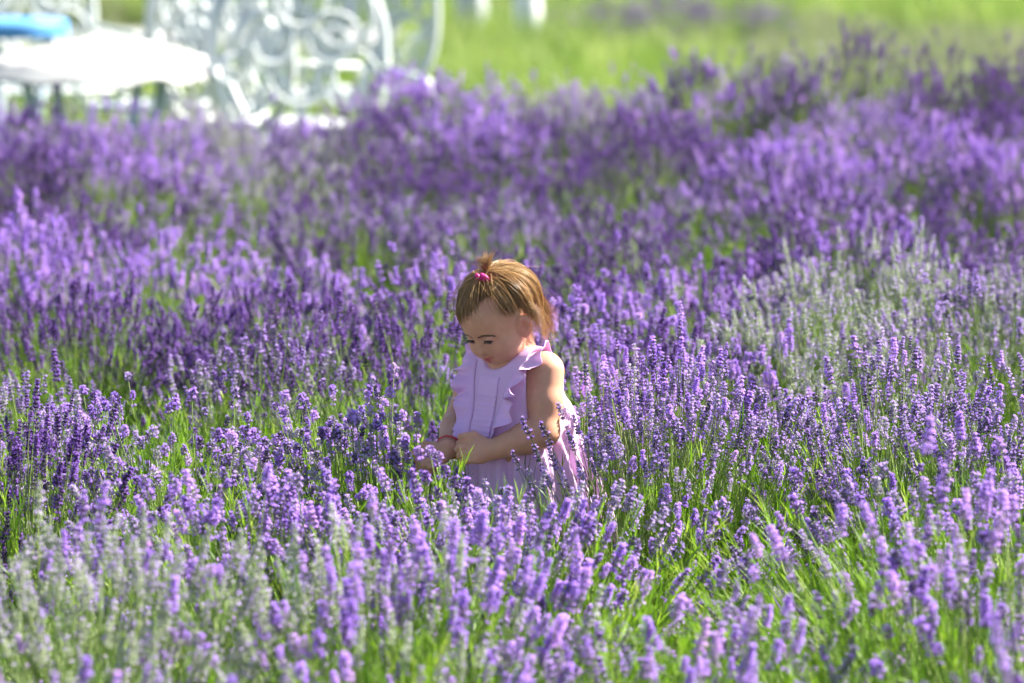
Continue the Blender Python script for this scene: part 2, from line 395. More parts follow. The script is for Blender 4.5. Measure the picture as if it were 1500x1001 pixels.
# behind
GB = BEHIND
for px, d, cls, h, kw in [
    (330, 11.9, 'pale', 0.46, dict(n=120)), (600, 12.2, 'deep', 0.48, dict(n=190, rnd=False)), (900, 12.3, 'deep', 0.50, dict(second='violet', mix=0.4)),
    (1180, 12.2, 'silver', 0.53, dict(second='violet', mix=0.18)), (1470, 12.4, 'silver', 0.54, dict(second='pale', mix=0.3)),
    (110, 13.2, 'deep', 0.50, dict(rnd=False, n=330)), (390, 13.5, 'deep', 0.51, dict(rnd=False, n=460)), (700, 13.8, 'deep', 0.49, dict(second='violet', mix=0.3)), (1010, 13.9, 'violet', 0.50, dict(second='deep', mix=0.5)),
    (1290, 13.8, 'pale', 0.53, dict(second='silver', mix=0.6)), (1560, 13.6, 'pale', 0.53, dict(second='silver', mix=0.5)),
    (-20, 15.6, 'violet', 0.52, {}), (210, 15.8, 'violet', 0.50, dict(n=320)), (460, 15.4, 'violet', 0.42, dict(n=150, second='pale', mix=0.3)), (720, 15.8, 'deep', 0.42, dict(n=150)), (960, 15.6, 'deep', 0.49, dict(n=320)),
    (1200, 15.8, 'deep', 0.52, dict(second='violet', mix=0.25)), (1440, 15.6, 'deep', 0.50, dict(second='pale', mix=0.2)),
    (60, 17.9, 'deep', 0.48, {}), (290, 18.1, 'pale', 0.40, dict(n=130)), (520, 17.8, 'deep', 0.47, dict(second='pale', mix=0.3)), (760, 18.1, 'pale', 0.48, dict(second='deep', mix=0.5)),
    (980, 18.0, 'deep', 0.45, dict(n=180, second='pale', mix=0.3)), (1210, 17.9, 'deep', 0.50, dict(second='violet', mix=0.3)), (1430, 18.2, 'deep', 0.46, dict(n=160)),
    (-30, 20.4, 'deep', 0.52, {}), (170, 20.2, 'deep', 0.50, dict(second='violet', mix=0.3)), (370, 20.4, 'pale', 0.46, dict(n=230, second='silver', mix=0.3)), (570, 20.3, 'deep', 0.50, {}), (770, 20.1, 'deep', 0.43, dict(n=130)), (960, 20.4, 'deep', 0.50, {}), (1150, 20.2, 'violet', 0.50, {}),
    (1350, 20.3, 'violet', 0.55, dict(second='deep', mix=0.25)), (1540, 20.1, 'violet', 0.55, {}),
    (40, 22.6, 'deep', 0.52, dict(second='violet', mix=0.3)), (220, 22.4, 'pale', 0.52, dict(second='violet', mix=0.4)), (400, 22.6, 'pale', 0.50, dict(second='silver', mix=0.5)), (570, 22.5, 'deep', 0.52, {}), (740, 22.3, 'deep', 0.53, dict(second='violet', mix=0.3)), (910, 22.6, 'deep', 0.50, {}),
    (1080, 22.4, 'deep', 0.46, dict(n=140)), (1260, 22.5, 'violet', 0.57, dict(second='pale', mix=0.4)), (1440, 22.4, 'deep', 0.60, {}),
    (-20, 24.8, 'violet', 0.43, {}), (140, 24.6, 'violet', 0.43, dict(second='pale', mix=0.5)), (300, 24.8, 'violet', 0.43, dict(second='silver', mix=0.5)), (470, 24.7, 'pale', 0.46, dict(second='violet', mix=0.4)), (630, 24.6, 'violet', 0.60, dict(second='deep', mix=0.4)), (780, 24.8, 'pale', 0.55, dict(second='violet', mix=0.5)),
    (900, 24.7, 'violet', 0.58, dict(second='silver', mix=0.5)), (1080, 24.6, 'deep', 0.66, dict(second='violet', mix=0.4)), (1240, 24.8, 'deep', 0.66, dict(second='silver', mix=0.3)), (1400, 24.7, 'deep', 0.66, {}), (1530, 24.6, 'deep', 0.66, {})]:
    kw = dict(kw); kw.setdefault('n', 400); kw['nleaf'] = 240 if d < 16 else 170
    row = [abs(d - q) for q in (12.2, 13.55, 15.6, 18.0, 20.3, 22.5, 24.7)]; row = row.index(min(row))
    lavender_bush(px, d, cls, h, back(cls, kw.get('second'), row, px), GB, parts=150 if d < 14 else 0, **kw)
print('spike parts', N_SPIKE_PARTS)

for px, d in ((900, 33.2), (985, 33.8), (1075, 33.4)):
    lavender_bush(px, d, 'deep', 0.34, 'low mauve lavender bush far out across the green meadow', 'far lavender bushes across the meadow', second='pale', mix=0.5, n=200, nleaf=60, raw=True)

# stalks of the tall bush that lean across the toddler's arm and skirt
for px, py, lean in ((752, 668, -.38), (768, 622, -.42), (783, 655, -.35), (797, 632, -.40), (808, 668, -.34), (818, 592, -.30), (834, 640, -.33), (846, 676, -.28), (776, 694, -.30), (828, 706, -.25), (858, 650, -.30), (796, 712, -.2), (842, 614, -.22)):
    y = random.uniform(10.17, 10.23); z = CAM_H - (py + 401) * y / F_PX
    dr = Vector((lean + random.gauss(0, .04), random.gauss(-.03, .03), 1)).normalized(); q = dr.to_track_quat('Z', 'Y')
    src = random.choice(SPIKES['pale', False][1]); o = src.copy(); o.name = 'flower_spike'; col.objects.link(o); o.parent = TALL
    s_ = random.uniform(.72, .98); o.location = Vector((px_x(px, y), y, z)) - TALL.location - dr * .03; o.rotation_mode = 'QUATERNION'; o.rotation_quaternion = q; o.scale = (s_,) * 3
# violet heads standing in front of her far hand
for px, py in ((612, 668), (628, 662), (640, 676), (650, 694), (622, 700), (664, 708), (604, 708), (684, 716), (640, 724), (700, 730)):
    y = random.uniform(9.62, 9.80); z = CAM_H - (py + 401) * y / F_PX
    dr = Vector((random.gauss(-.08, .08), random.gauss(0, .05), 1)).normalized(); q = dr.to_track_quat('Z', 'Y') @ Quaternion((0, 0, 1), random.random() * 6)
    src = random.choice(SPIKES['violet', True][1]); o = src.copy(); o.name = 'flower_spike'; col.objects.link(o); o.parent = PINKISH
    s_ = random.uniform(.75, .95); o.location = Vector((px_x(px, y), y, z)) - PINKISH.location - dr * .012; o.rotation_mode = 'QUATERNION'; o.rotation_quaternion = q; o.scale = (s_,) * 3

# the rows run on past both sides of the frame
for i, d in enumerate((8.2, 9.3, 10.4, 12.2, 13.6, 15.7, 18.0, 20.3, 22.5, 24.7)):
    step = 0.80 * F_PX / new_d(d)
    for sx, p0 in ((-1, -30), (1, 1530)):
        for k in (1, 2):
            cls = ('deep', 'violet', 'pale', 'deep', 'violet', 'silver', 'deep')[(i * 2 + k + (sx > 0)) % 7]
            lavender_bush(p0 + sx * step * (k - 0.2), d + random.uniform(-.2, .2), cls, 0.49, 'lavender bush carrying its row on beyond the rows around the toddler', 'lavender bushes at the row ends', n=230, nleaf=170)
# ------------------------------------------------------------------ the toddler
PHI = R(50)
FV = np.array([-math.sin(PHI), -math.cos(PHI), 0.0]); LV = np.array([math.cos(PHI), -math.sin(PHI), 0.0]); UP = np.array([0, 0, 1.0])
ORG = np.array([CHILD.x, CHILD.y, 0.0])
def B(a, b, z): return ORG + FV * a + LV * b + UP * z             # forward, to her left, up
def Bd(a, b, z):
    v = FV * a + LV * b + UP * z; return v / np.linalg.norm(v)
BODY_M = np.stack([FV, LV, UP], 1)                                # columns
H_YAW, H_PITCH, H_ROLL, H_S = R(46), R(31), R(4), 0.935
_c, _s = math.cos(H_PITCH), math.sin(H_PITCH)
HEAD_M = np.stack([np.array([-math.sin(H_YAW), -math.cos(H_YAW), 0]), np.array([math.cos(H_YAW), -math.sin(H_YAW), 0]), UP], 1) @ np.array([[_c, 0, _s], [0, 1, 0], [-_s, 0, _c]]) @ np.array(Matrix.Rotation(H_ROLL, 3, 'X'))
HEAD_O = np.array([-0.0240, CHILD_D - 0.016, 0.674])
def Hp(x, y, z): return HEAD_O + HEAD_M @ (np.array([x, y, z]) * H_S)

def smin(a, b, k):
    h = np.clip(0.5 + 0.5 * (b - a) / k, 0, 1); return b * (1 - h) + a * h - k * h * (1 - h)
def smax(a, b, k): return -smin(-a, -b, k)
def ell(P, c, r, M=None):
    q = P - c
    if M is not None: q = q @ M
    r = np.asarray(r); k0 = np.linalg.norm(q / r, axis=1); k1 = np.linalg.norm(q / (r * r), axis=1)
    return k0 * (k0 - 1) / np.maximum(k1, 1e-9)
def cap(P, a, b, ra, rb):
    a = np.asarray(a); b = np.asarray(b); ab = b - a
    t = np.clip(((P - a) @ ab) / (ab @ ab), 0, 1)
    return np.linalg.norm(P - a - t[:, None] * ab, axis=1) - (ra + (rb - ra) * t)

def sd_torso(P, grow=0.0):
    d = ell(P, B(0.0, 0, .535), np.array((.060, .084, .072)) + grow, BODY_M)
    d = smin(d, ell(P, B(.008, 0, .445), np.array((.072, .082, .085)) + grow, BODY_M), .03)
    d = smin(d, ell(P, B(-.008, 0, .35), np.array((.078, .084, .07)) + grow, BODY_M), .03)
    d = smin(d, cap(P, B(-.005, -.074, .582), B(-.005, .074, .582), .030 + grow, .030 + grow), .03)
    return d
SH_L, EL_L, WR_L = B(-.004, .088, .578), B(.016, .102, .468), B(.098, .052, .437)
SH_R, EL_R, WR_R = B(-.004, -.092, .578), B(.026, -.128, .470), B(.118, -.050, .432)
def sd_arm(P, s, e, w):
    d = smin(cap(P, s, s + (e - s) * .5, .031, .0305), cap(P, s + (e - s) * .5, e, .0305, .0270), .012)
    d = smin(d, cap(P, e, e + (w - e) * .35, .0270, .0280), .012)
    return smin(d, cap(P, e + (w - e) * .35, w, .0280, .0195), .01)
def hand_parts(W, d, nb, up, s=1.0):
    """palm centre, then chains of finger joints (point, radius)"""
    pc = W + d * .022 * s
    chains = []
    for k, (oz, ln) in enumerate(((.0185, .92), (.0062, 1.0), (-.0062, .96), (-.0182, .8))):
        k0 = W + d * (.036 - .002 * abs(k - 1)) * s + up * oz * s + nb * .004 * s
        k1 = k0 + (d * .021 - nb * .004) * ln * s + up * oz * -.06
        k2 = k1 + (d * .004 - nb * .015) * ln * s
        k3 = k2 + (-d * .012 - nb * .003) * ln * s
        chains.append([(k0, .0072 * s), (k1, .0068 * s), (k2, .0064 * s), (k3, .0056 * s)])
    t0 = W + d * .014 * s + up * .015 * s - nb * .004 * s
    t1 = W + d * .032 * s + up * .027 * s + nb * .004 * s
    t2 = t1 + (d * .024 - up * .002 + nb * .001) * s
    chains.append([(t0, .0095 * s), (t1, .0080 * s), (t2, .0066 * s)])
    return pc, chains
def norm(v): v = np.asarray(v, float); return v / np.linalg.norm(v)
dL = norm(np.array([-.96, -.06, -.02])); nL = norm(np.array([.10, -.93, .34])); nL = norm(nL - dL * (nL @ dL)); uL = norm(np.cross(dL, nL)); uL = uL if uL[2] > 0 else -uL
dR = norm(np.array([-.80, -.25, -.42])); nR = norm(np.array([-.25, -.75, .55])); nR = norm(nR - dR * (nR @ dR)); uR = norm(np.cross(dR, nR)); uR = uR if uR[2] > 0 else -uR
HAND_L = hand_parts(WR_L, dL, nL, uL, 1.0); HAND_R = hand_parts(WR_R, dR, nR, uR, 1.0)
def sd_hand(P, hand, d, n, u):
    pc, chains = hand
    M = np.stack([d, n, u], 1)
    r = ell(P, pc, (.026, .0145, .0255), M)
    f = None
    for ch in chains:
        c = None
        for (a, ra), (b, rb) in zip(ch[:-1], ch[1:]):
            x = cap(P, a, b, ra, rb); c = x if c is None else smin(c, x, .003)
        f = c if f is None else smin(f, c, .0014)
    return smin(r, f, .005)

EYE = (.0605, .0250, -.0098)
def sd_head(P):
    Q = ((P - HEAD_O) @ HEAD_M) / H_S
    E = lambda c, r: ell(Q, np.array(c), r)
    Sp = lambda c, r: np.linalg.norm(Q - np.array(c), axis=1) - r
    C = lambda a, b, ra, rb: cap(Q, np.array(a), np.array(b), ra, rb)
    d = E((-.008, 0, .015), (.080, .0685, .067))
    d = smin(d, E((.022, 0, -.024), (.051, .0595, .059)), .018)
    d = smin(d, E((.030, 0, .022), (.043, .052, .043)), .018)           # forehead
    for s in (-1, 1):
        d = smin(d, Sp((.0385, s * .0320, -.0410), .0285), .016)           # cheeks
        d = smin(d, C((.050, s * .012, -.0015), (.046, s * .034, -.001), .0165, .0145), .010)   # brow ridge
    d = smin(d, E((.043, 0, -.0640), (.024, .030, .020)), .014)           # jaw front
    d = smin(d, Sp((.0555, 0, -.0800), .0140), .012)                      # chin
    d = smin(d, E((.056, 0, -.0520), (.0155, .0200, .0120)), .010)          # muzzle
    for s in (-1, 1):                                                    # eye hollows
        d = smax(d, -E((.0830, s * .0245, -.0080), (.0165, .0140, .0085)), .010)
    for s in (-1, 1):
        ball = Sp((EYE[0], s * EYE[1], EYE[2]), .0118)                    # lids over the ball
        d = smin(d, ball, .004)
        d = smax(d, -E((.0730, s * .0255, -.0147), (.0085, .0125, .0048)), .0012)  # the slit of the lowered eye
    d = smin(d, C((.0650, 0, -.010), (.0745, 0, -.0310), .0062, .0075), .008)   # nose
    d = smin(d, Sp((.0755, 0, -.0335), .0078), .005)
    for s in (-1, 1):
        d = smin(d, Sp((.0675, s * .0085, -.0358), .0056), .004)
        d = smax(d, -Sp((.0735, s * .0045, -.0408), .0022), .0015)
    # lips, corners drawn up a little
    for s in (-1, 1):
        d = smin(d, C((.0718, s * .0035, -.0506), (.0625, s * .0190, -.0462), .0034, .0018), .003)
    d = smin(d, C((.0680, -.0085, -.0568), (.0680, .0085, -.0568), .0040, .0040), .004)
    for s in (-1, 1):
        d = smax(d, -C((.0745, 0, -.0536), (.0640, s * .0205, -.0468), .0012, .0010), .0012)
    # ears
    for s in (-1, 1):
        M = np.array(Euler((0, R(-12), s * R(-36))).to_matrix())
        ear = ell(Q, np.array((.007, s * .0705, -.017)), (.0155, .0075, .0225), M)
        bowl = ell(Q, np.array((.0115, s * .0780, -.0140)), (.0068, .0070, .0120), M)
        lobe = Sp((.0115, s * .0665, -.0365), .0055)
        ear = smin(ear, lobe, .006); ear = smax(ear, -bowl, .003)
        d = smin(d, ear, .005)
    return d * H_S

def sd_body(P):
    d = sd_torso(P)
    for s in (-1, 1):
        d = smin(d, cap(P, B(-.005, s * .042, .33), B(.008, s * .045, .175), .048, .036), .02)
        d = smin(d, cap(P, B(.008, s * .045, .175), B(-.006, s * .046, .045), .034, .024), .012)
        d = smin(d, cap(P, B(-.015, s * .046, .024), B(.055, s * .050, .019), .023, .018), .012)
    nk = cap(P, B(-.010, 0, .570), Hp(-.020, 0, -.035), .036, .034)
    d = smin(d, nk, .022)
    d = smin(d, sd_head(P), .008)
    d = smin(d, smin(sd_arm(P, SH_L, EL_L, WR_L), sd_hand(P, HAND_L, dL, nL, uL), .007), .014)
    d = smin(d, smin(sd_arm(P, SH_R, EL_R, WR_R), sd_hand(P, HAND_R, dR, nR, uR), .007), .014)
    return d

def in_chunks(f, P, n=400000):
    return np.concatenate([f(P[i:i + n]) for i in range(0, len(P), n)]) if len(P) else np.zeros(0)

def polygonise(f, lo, hi, h, blk=8):
    """surface nets on a sparse grid: exact values only near the surface"""
    lo = np.asarray(lo); nb = np.ceil((np.asarray(hi) - lo) / (h * blk)).astype(int); n = nb * blk
    g = np.stack(np.meshgrid(*[np.arange(k) for k in nb], indexing='ij'), -1).reshape(-1, 3)
    cen = lo + (g * blk + blk / 2 - .5) * h
    dv = in_chunks(f, cen)
    S3 = np.repeat(np.repeat(np.repeat(dv.reshape(nb), blk, 0), blk, 1), blk, 2).astype(np.float32)
    act = g[np.abs(dv) < blk * h * 1.25]
    o = np.stack(np.meshgrid(*[np.arange(blk)] * 3, indexing='ij'), -1).reshape(-1, 3)
    idx = (act[:, None, :] * blk + o[None]).reshape(-1, 3)
    S3[idx[:, 0], idx[:, 1], idx[:, 2]] = in_chunks(f, lo + idx * h)
    I = S3 < 0
    cnt = np.zeros(n - 1, np.int8)
    for dx in (0, 1):
        for dy in (0, 1):
            for dz in (0, 1): cnt += I[dx:n[0] - 1 + dx, dy:n[1] - 1 + dy, dz:n[2] - 1 + dz]
    cells = np.argwhere((cnt > 0) & (cnt < 8))
    vid = np.full(n - 1, -1, np.int32); vid[tuple(cells.T)] = np.arange(len(cells))
    acc = np.zeros((len(cells), 3)); num = np.zeros(len(cells))
    cor = [(x, y, z) for x in (0, 1) for y in (0, 1) for z in (0, 1)]
    for i, a in enumerate(cor):
        for b in cor[i + 1:]:
            if sum(abs(p - q) for p, q in zip(a, b)) != 1: continue
            va = S3[tuple((cells + a).T)]; vb = S3[tuple((cells + b).T)]
            m = (va < 0) != (vb < 0); t = np.where(m, va / np.where(m, va - vb, 1), 0)
            acc += (np.array(a) + t[:, None] * (np.array(b) - np.array(a))) * m[:, None]; num += m
    V = lo + (cells + acc / num[:, None]) * h
    faces = []
    for ax in range(3):
        u, v = (ax + 1) % 3, (ax + 2) % 3
        sl0 = [slice(None)] * 3; sl1 = [slice(None)] * 3; sl0[ax] = slice(0, -1); sl1[ax] = slice(1, None)
        e = np.argwhere(I[tuple(sl0)] != I[tuple(sl1)])
        e = e[(e[:, u] > 0) & (e[:, v] > 0) & (e[:, u] < n[u] - 1) & (e[:, v] < n[v] - 1)]
        du = np.eye(3, dtype=int)[u]; dvv = np.eye(3, dtype=int)[v]
        q = np.stack([vid[tuple((e - du - dvv).T)], vid[tuple((e - dvv).T)], vid[tuple(e.T)], vid[tuple((e - du).T)]], 1)
        fl = ~I[tuple(e.T)]; q[fl] = q[fl][:, ::-1]
        faces.append(q[(q >= 0).all(1)])
    for _ in range(2):                                                    # settle on the exact surface
        eps = h * .5; d0 = in_chunks(f, V)
        G = np.stack([in_chunks(f, V + np.eye(3)[k] * eps) - d0 for k in range(3)], 1) / eps
        V = V - (np.clip(d0, -h, h) / np.maximum((G * G).sum(1), .25))[:, None] * G * .8
    return V, np.concatenate(faces)

def fast_mesh(name, V, Fq, mats):
    me = bpy.data.meshes.new(name)
    me.vertices.add(len(V)); me.vertices.foreach_set('co', V.astype(np.float32).ravel())
    me.loops.add(Fq.size); me.loops.foreach_set('vertex_index', Fq.astype(np.int32).ravel())
    me.polygons.add(len(Fq)); me.polygons.foreach_set('loop_start', np.arange(0, Fq.size, 4, dtype=np.int32))
    me.polygons.foreach_set('use_smooth', np.ones(len(Fq), bool))
    me.update(calc_edges=True); me.validate()
    for m in mats: me.materials.append(m)
    o = bpy.data.objects.new(name, me); col.objects.link(o)
    return o

def skin_material():
    m, nt, p, out = nodes('skin')
    at = nt.nodes.new('ShaderNodeAttribute'); at.attribute_name = 'tone'
    n = nt.nodes.new('ShaderNodeTexNoise'); n.inputs['Scale'].default_value = 60; n.inputs['Detail'].default_value = 5
    tc = nt.nodes.new('ShaderNodeTexCoord'); nt.links.new(tc.outputs['Object'], n.inputs['Vector'])
    r = ramp(nt, [(0.3, (0.93, 0.90, 0.90)), (0.7, (1.05, 1.04, 1.03))]); nt.links.new(n.outputs[0], r.inputs[0])
    mu = nt.nodes.new('ShaderNodeMixRGB'); mu.blend_type = 'MULTIPLY'; mu.inputs[0].default_value = 1
    nt.links.new(at.outputs['Color'], mu.inputs[1]); nt.links.new(r.outputs[0], mu.inputs[2])
    nt.links.new(mu.outputs[0], p.inputs['Base Color'])
    p.inputs['Roughness'].default_value = 0.55; p.inputs['Specular IOR Level'].default_value = 0.4
    p.inputs['Subsurface Weight'].default_value = 0.25; p.inputs['Subsurface Radius'].default_value = (1.0, 0.35, 0.2); p.inputs['Subsurface Scale'].default_value = 0.006
    return m

V, Fq = polygonise(sd_body, [-.22, 10.18, -.006], [.20, 10.60, .80], .0019)
person = fast_mesh('person', V, Fq, [skin_material()])
Q = ((V - HEAD_O) @ HEAD_M) / H_S
tone = np.tile(np.array([.62, .325, .205]), (len(V), 1))
def blend(c, w):
    global tone
    w = np.clip(w, 0, 1)[:, None]; tone = tone * (1 - w) + np.array(c) * w
gau = lambda c, r: np.exp(-(((Q - np.array(c)) / np.array(r)) ** 2).sum(1))
for s in (-1, 1):
    blend((.70, .33, .25), .55 * gau((.05, s * .034, -.040), (.03, .018, .016)))          # rosy cheeks
    blend((.64, .24, .16), .8 * gau((.007, s * .073, -.017), (.015, .012, .024)))          # ears
    blend((.45, .24, .18), .55 * gau((.072, s * .0255, -.0145), (.010, .014, .0055)))        # lid edge
Qs = Q.copy(); Q[:, 2] -= .0042 * np.clip(Q[:, 1] / .019, -1, 1) ** 2
lipw = np.maximum(gau((.071, 0, -.0506), (.014, .0150, .0032)), gau((.070, 0, -.0572), (.014, .0125, .0040)))
blend((.52, .11, .11), 1.5 * lipw ** 1.3)
blend((.30, .06, .06), gau((.0735, 0, -.0534), (.010, .017, .0012)))
blend((.68, .35, .26), .5 * np.exp(-((V - (WR_L + dL * .03)) ** 2).sum(1) / .0007))
Q = Qs
ca = person.data.color_attributes.new('tone', 'FLOAT_COLOR', 'POINT')
ca.data.foreach_set('color', np.c_[tone, np.ones(len(V))].astype(np.float32).ravel())
tag(person, 'toddler in a pink sleeveless ruffled dress standing among lavender, looking down at hands', 'person')
print('body', len(V))

# ---- dress
def cloth_material(name, c, weave=900):
    m, nt, p, out = nodes(name)
    tc = nt.nodes.new('ShaderNodeTexCoord')
    n = nt.nodes.new('ShaderNodeTexNoise'); n.inputs['Scale'].default_value = weave; nt.links.new(tc.outputs['Object'], n.inputs['Vector'])
    b = nt.nodes.new('ShaderNodeBump'); b.inputs['Strength'].default_value = .25; b.inputs['Distance'].default_value = .001
    n2 = nt.nodes.new('ShaderNodeTexNoise'); n2.inputs['Scale'].default_value = 35; n2.inputs['Detail'].default_value = 4; nt.links.new(tc.outputs['Object'], n2.inputs['Vector'])
    b2 = nt.nodes.new('ShaderNodeBump'); b2.inputs['Strength'].default_value = .5; b2.inputs['Distance'].default_value = .006
    nt.links.new(n2.outputs[0], b2.inputs['Height']); nt.links.new(b2.outputs[0], b.inputs['Normal'])
    nt.links.new(n.outputs[0], b.inputs['Height']); nt.links.new(b.outputs[0], p.inputs['Normal'])
    p.inputs['Base Color'].default_value = (*c, 1); p.inputs['Roughness'].default_value = .85; p.inputs['Specular IOR Level'].default_value = .2
    p.inputs['Sheen Weight'].default_value = .15
    t = nt.nodes.new('ShaderNodeBsdfTranslucent'); t.inputs[0].default_value = (*[x * 1.05 for x in c], 1)
    mix = nt.nodes.new('ShaderNodeMixShader'); mix.inputs[0].default_value = .22
    nt.links.new(p.outputs[0], mix.inputs[1]); nt.links.new(t.outputs[0], mix.inputs[2]); nt.links.new(mix.outputs[0], out.inputs['Surface'])
    return m
PINK = cloth_material('pink_cotton', (.92, .60, .92))
def sd_bodice(P):
    d = sd_torso(P, .0075)
    d = smin(d, ell(P, B(-.034, 0, .465), (.088, .094, .085), BODY_M), .03)
    d = smin(d, cap(P, B(-.040, -.03, .56), B(-.040, .03, .56), .036, .036), .03)
    z = P[:, 2]
    d = smax(d, .425 - z, .003)
    d = smax(d, -cap(P, B(-.002, 0, .605), B(.02, 0, .70), .047, .06), .004)
    d = smax(d, -cap(P, B(.045, 0, .618), B(.09, 0, .64), .040, .05), .01)
    for s in (-1, 1):
        e, sh = (EL_L, SH_L) if s > 0 else (EL_R, SH_R)
        d = smax(d, -cap(P, sh + LV * s * .002 + UP * .006, e + LV * s * .02, .041, .043), .004)
    return d
Vd, Fd = polygonise(sd_bodice, [-.14, 10.26, .41], [.15, 10.56, .64], .0022)
bod = fast_mesh('bodice', Vd, Fd, [PINK])
dress_root = bod; bod.name = 'dress'; bod.data.name = 'dress'; bod.parent = person

def front_a(b, z):
    lo = np.full(len(b), .0); hi = np.full(len(b), .20)
    for _ in range(22):
        mid = (lo + hi) / 2
        d = sd_bodice(ORG + mid[:, None] * FV + b[:, None] * LV + z[:, None] * UP)
        lo = np.where(d < 0, mid, lo); hi = np.where(d < 0, hi, mid)
    return lo
def grid_obj(name, P, parent, mats, thick=.0014, closed=False):
    nu, nv = P.shape[:2]
    fs = [(i * nv + j, i * nv + (j + 1) % nv, (i + 1) * nv + (j + 1) % nv, (i + 1) * nv + j) for i in range(nu - 1) for j in range(nv if closed else nv - 1)]
    o = mesh_obj(name, P.reshape(-1, 3), fs, mats, parent)
    if thick: md = o.modifiers.new('cloth', 'SOLIDIFY'); md.thickness = thick; md.offset = 0
    return o
# skirt: gathered at the waist, flaring to the back
NA, NZ = 220, 34
ang = np.linspace(0, 2 * math.pi, NA, endpoint=False); P = np.zeros((NZ, NA, 3))
ph = rng.uniform(0, 6.28, 6)
for i in range(NZ):
    t = i / (NZ - 1); z = .452 - .205 * t
    ra = .096 + .050 * t ** .8; rb = .092 + .045 * t ** .8; off = -.026 - .030 * t
    fold = (.0030 + .010 * t) * (np.sin(17 * ang + ph[0] + .6 * np.sin(3 * ang)) + .6 * np.sin(27 * ang + ph[1]) + .5 * np.sin(9 * ang + ph[2])) + .0012 * np.sin(60 * ang)
    for j in range(NA):
        P[i, j] = B(off + (ra + fold[j]) * math.cos(ang[j]), (rb + fold[j]) * math.sin(ang[j]), z + .004 * math.sin(7 * ang[j] + ph[3]) * t)
grid_obj('skirt', P, dress_root, PINK, closed=True)
# centre panel with pintucks
nb_, nz_ = 26, 150; P = np.zeros((nz_, nb_, 3))
zz = np.linspace(.566, .437, nz_); bb = np.linspace(-.028, .028, nb_)
for i, z in enumerate(zz):
    a = front_a(bb, np.full(nb_, z))
    tuck = .0026 * (((zz[i] * 1000) % 9) / 9) ** 2 * (1 if .452 < z < .532 else 0)
    for j in range(nb_): P[i, j] = B(a[j] + .0012 + tuck, bb[j], z)
grid_obj('front_panel', P, dress_root, PINK, .001)
# ruffles from the back of the shoulder over it and down to the waist
def ruffle(s):
    zs = np.linspace(.585, .448, 60); bs = np.interp(zs, [.448, .50, .55, .585], [.030, .034, .046, .058])
    av = front_a(s * bs, zs) + .001
    path = [(-.040, .060, .588), (-.028, .061, .600), (-.012, .062, .609), (.004, .062, .611), (.018, .061, .606)]
    pts = [np.array((a, s * b, z)) for a, b, z in path] + [np.array((a, s * b, z)) for a, b, z in zip(av, bs, zs)]
    pts = np.array(pts)
    # resample evenly
    L = np.r_[0, np.cumsum(np.linalg.norm(np.diff(pts, axis=0), axis=1))]
    N = 150; u = np.linspace(0, L[-1], N); pts = np.stack([np.interp(u, L, pts[:, k]) for k in range(3)], 1)
    for _ in range(4): pts[1:-1] = (pts[:-2] + 2 * pts[1:-1] + pts[2:]) / 4
    M = 9; P = np.zeros((N, M, 3))
    for i in range(N):
        t = i / (N - 1)
        w = .044 * min(1, .35 + 3 * t) * min(1, (1 - t) * 5 + .3)
        top = max(0, 1 - abs(t - .10) / .2)
        for j in range(M):
            v = j / (M - 1)
            wave = .75 * math.sin(u[i] / .0066 + s * 1.2 + 1.6 * math.sin(u[i] / .021)) + .5 * math.sin(u[i] / .0041 + s + math.sin(u[i] / .013)) + .4 * math.sin(u[i] / .017)
            lift = .016 * v + .010 * v * v * wave + .012 * top * v
            q = pts[i] + np.array([lift * (1 - .75 * top), s * w * v * (1 - .10 * wave * v) * (.85), lift * top * 1.0 + .007 * v * v * math.cos(u[i] / .0092 + s) - .004 * v])
            P[i, j] = B(*q)
    grid_obj('ruffle', P, dress_root, PINK, .001)
ruffle(1); ruffle(-1)

# ---- eyes, lashes, brows
def eye_material():
    m, nt, p, out = nodes('eye')
    tc = nt.nodes.new('ShaderNodeTexCoord'); v = nt.nodes.new('ShaderNodeVectorMath'); v.operation = 'DISTANCE'
    v.inputs[1].default_value = (0, 0, 0.0112); nt.links.new(tc.outputs['Object'], v.inputs[0])
    r = ramp(nt, [(0.0, (.004, .003, .003)), (0.0030, (.004, .003, .003)), (0.0034, (.07, .035, .015)), (0.0060, (.05, .025, .012)), (0.0066, (.62, .58, .56))]); nt.links.new(v.outputs['Value'], r.inputs[0])
    nt.links.new(r.outputs[0], p.inputs['Base Color']); p.inputs['Roughness'].default_value = .12
    return m
EYEM = eye_material(); LASH = plain('dark_brown_hair', (.045, .024, .014), .6); BROW = plain('brown_brow_hair', (.20, .105, .065), .6)
def uv_ball(name, c, r, mats, parent, M=None, n=20):
    vs, fs = [], []
    for i in range(n // 2 + 1):
        th = math.pi * i / (n // 2)
        for j in range(n): a = 2 * math.pi * j / n; vs.append((r[0] * math.sin(th) * math.cos(a), r[1] * math.sin(th) * math.sin(a), r[2] * math.cos(th)))
    for i in range(n // 2):
        for j in range(n): fs.append((i * n + j, (i + 1) * n + j, (i + 1) * n + (j + 1) % n, i * n + (j + 1) % n))
    o = mesh_obj(name, vs, fs, mats, parent); o.location = c
    if M is not None: o.rotation_euler = Matrix([list(x) for x in M]).to_euler()
    return o
HM = Matrix([list(x) for x in HEAD_M])
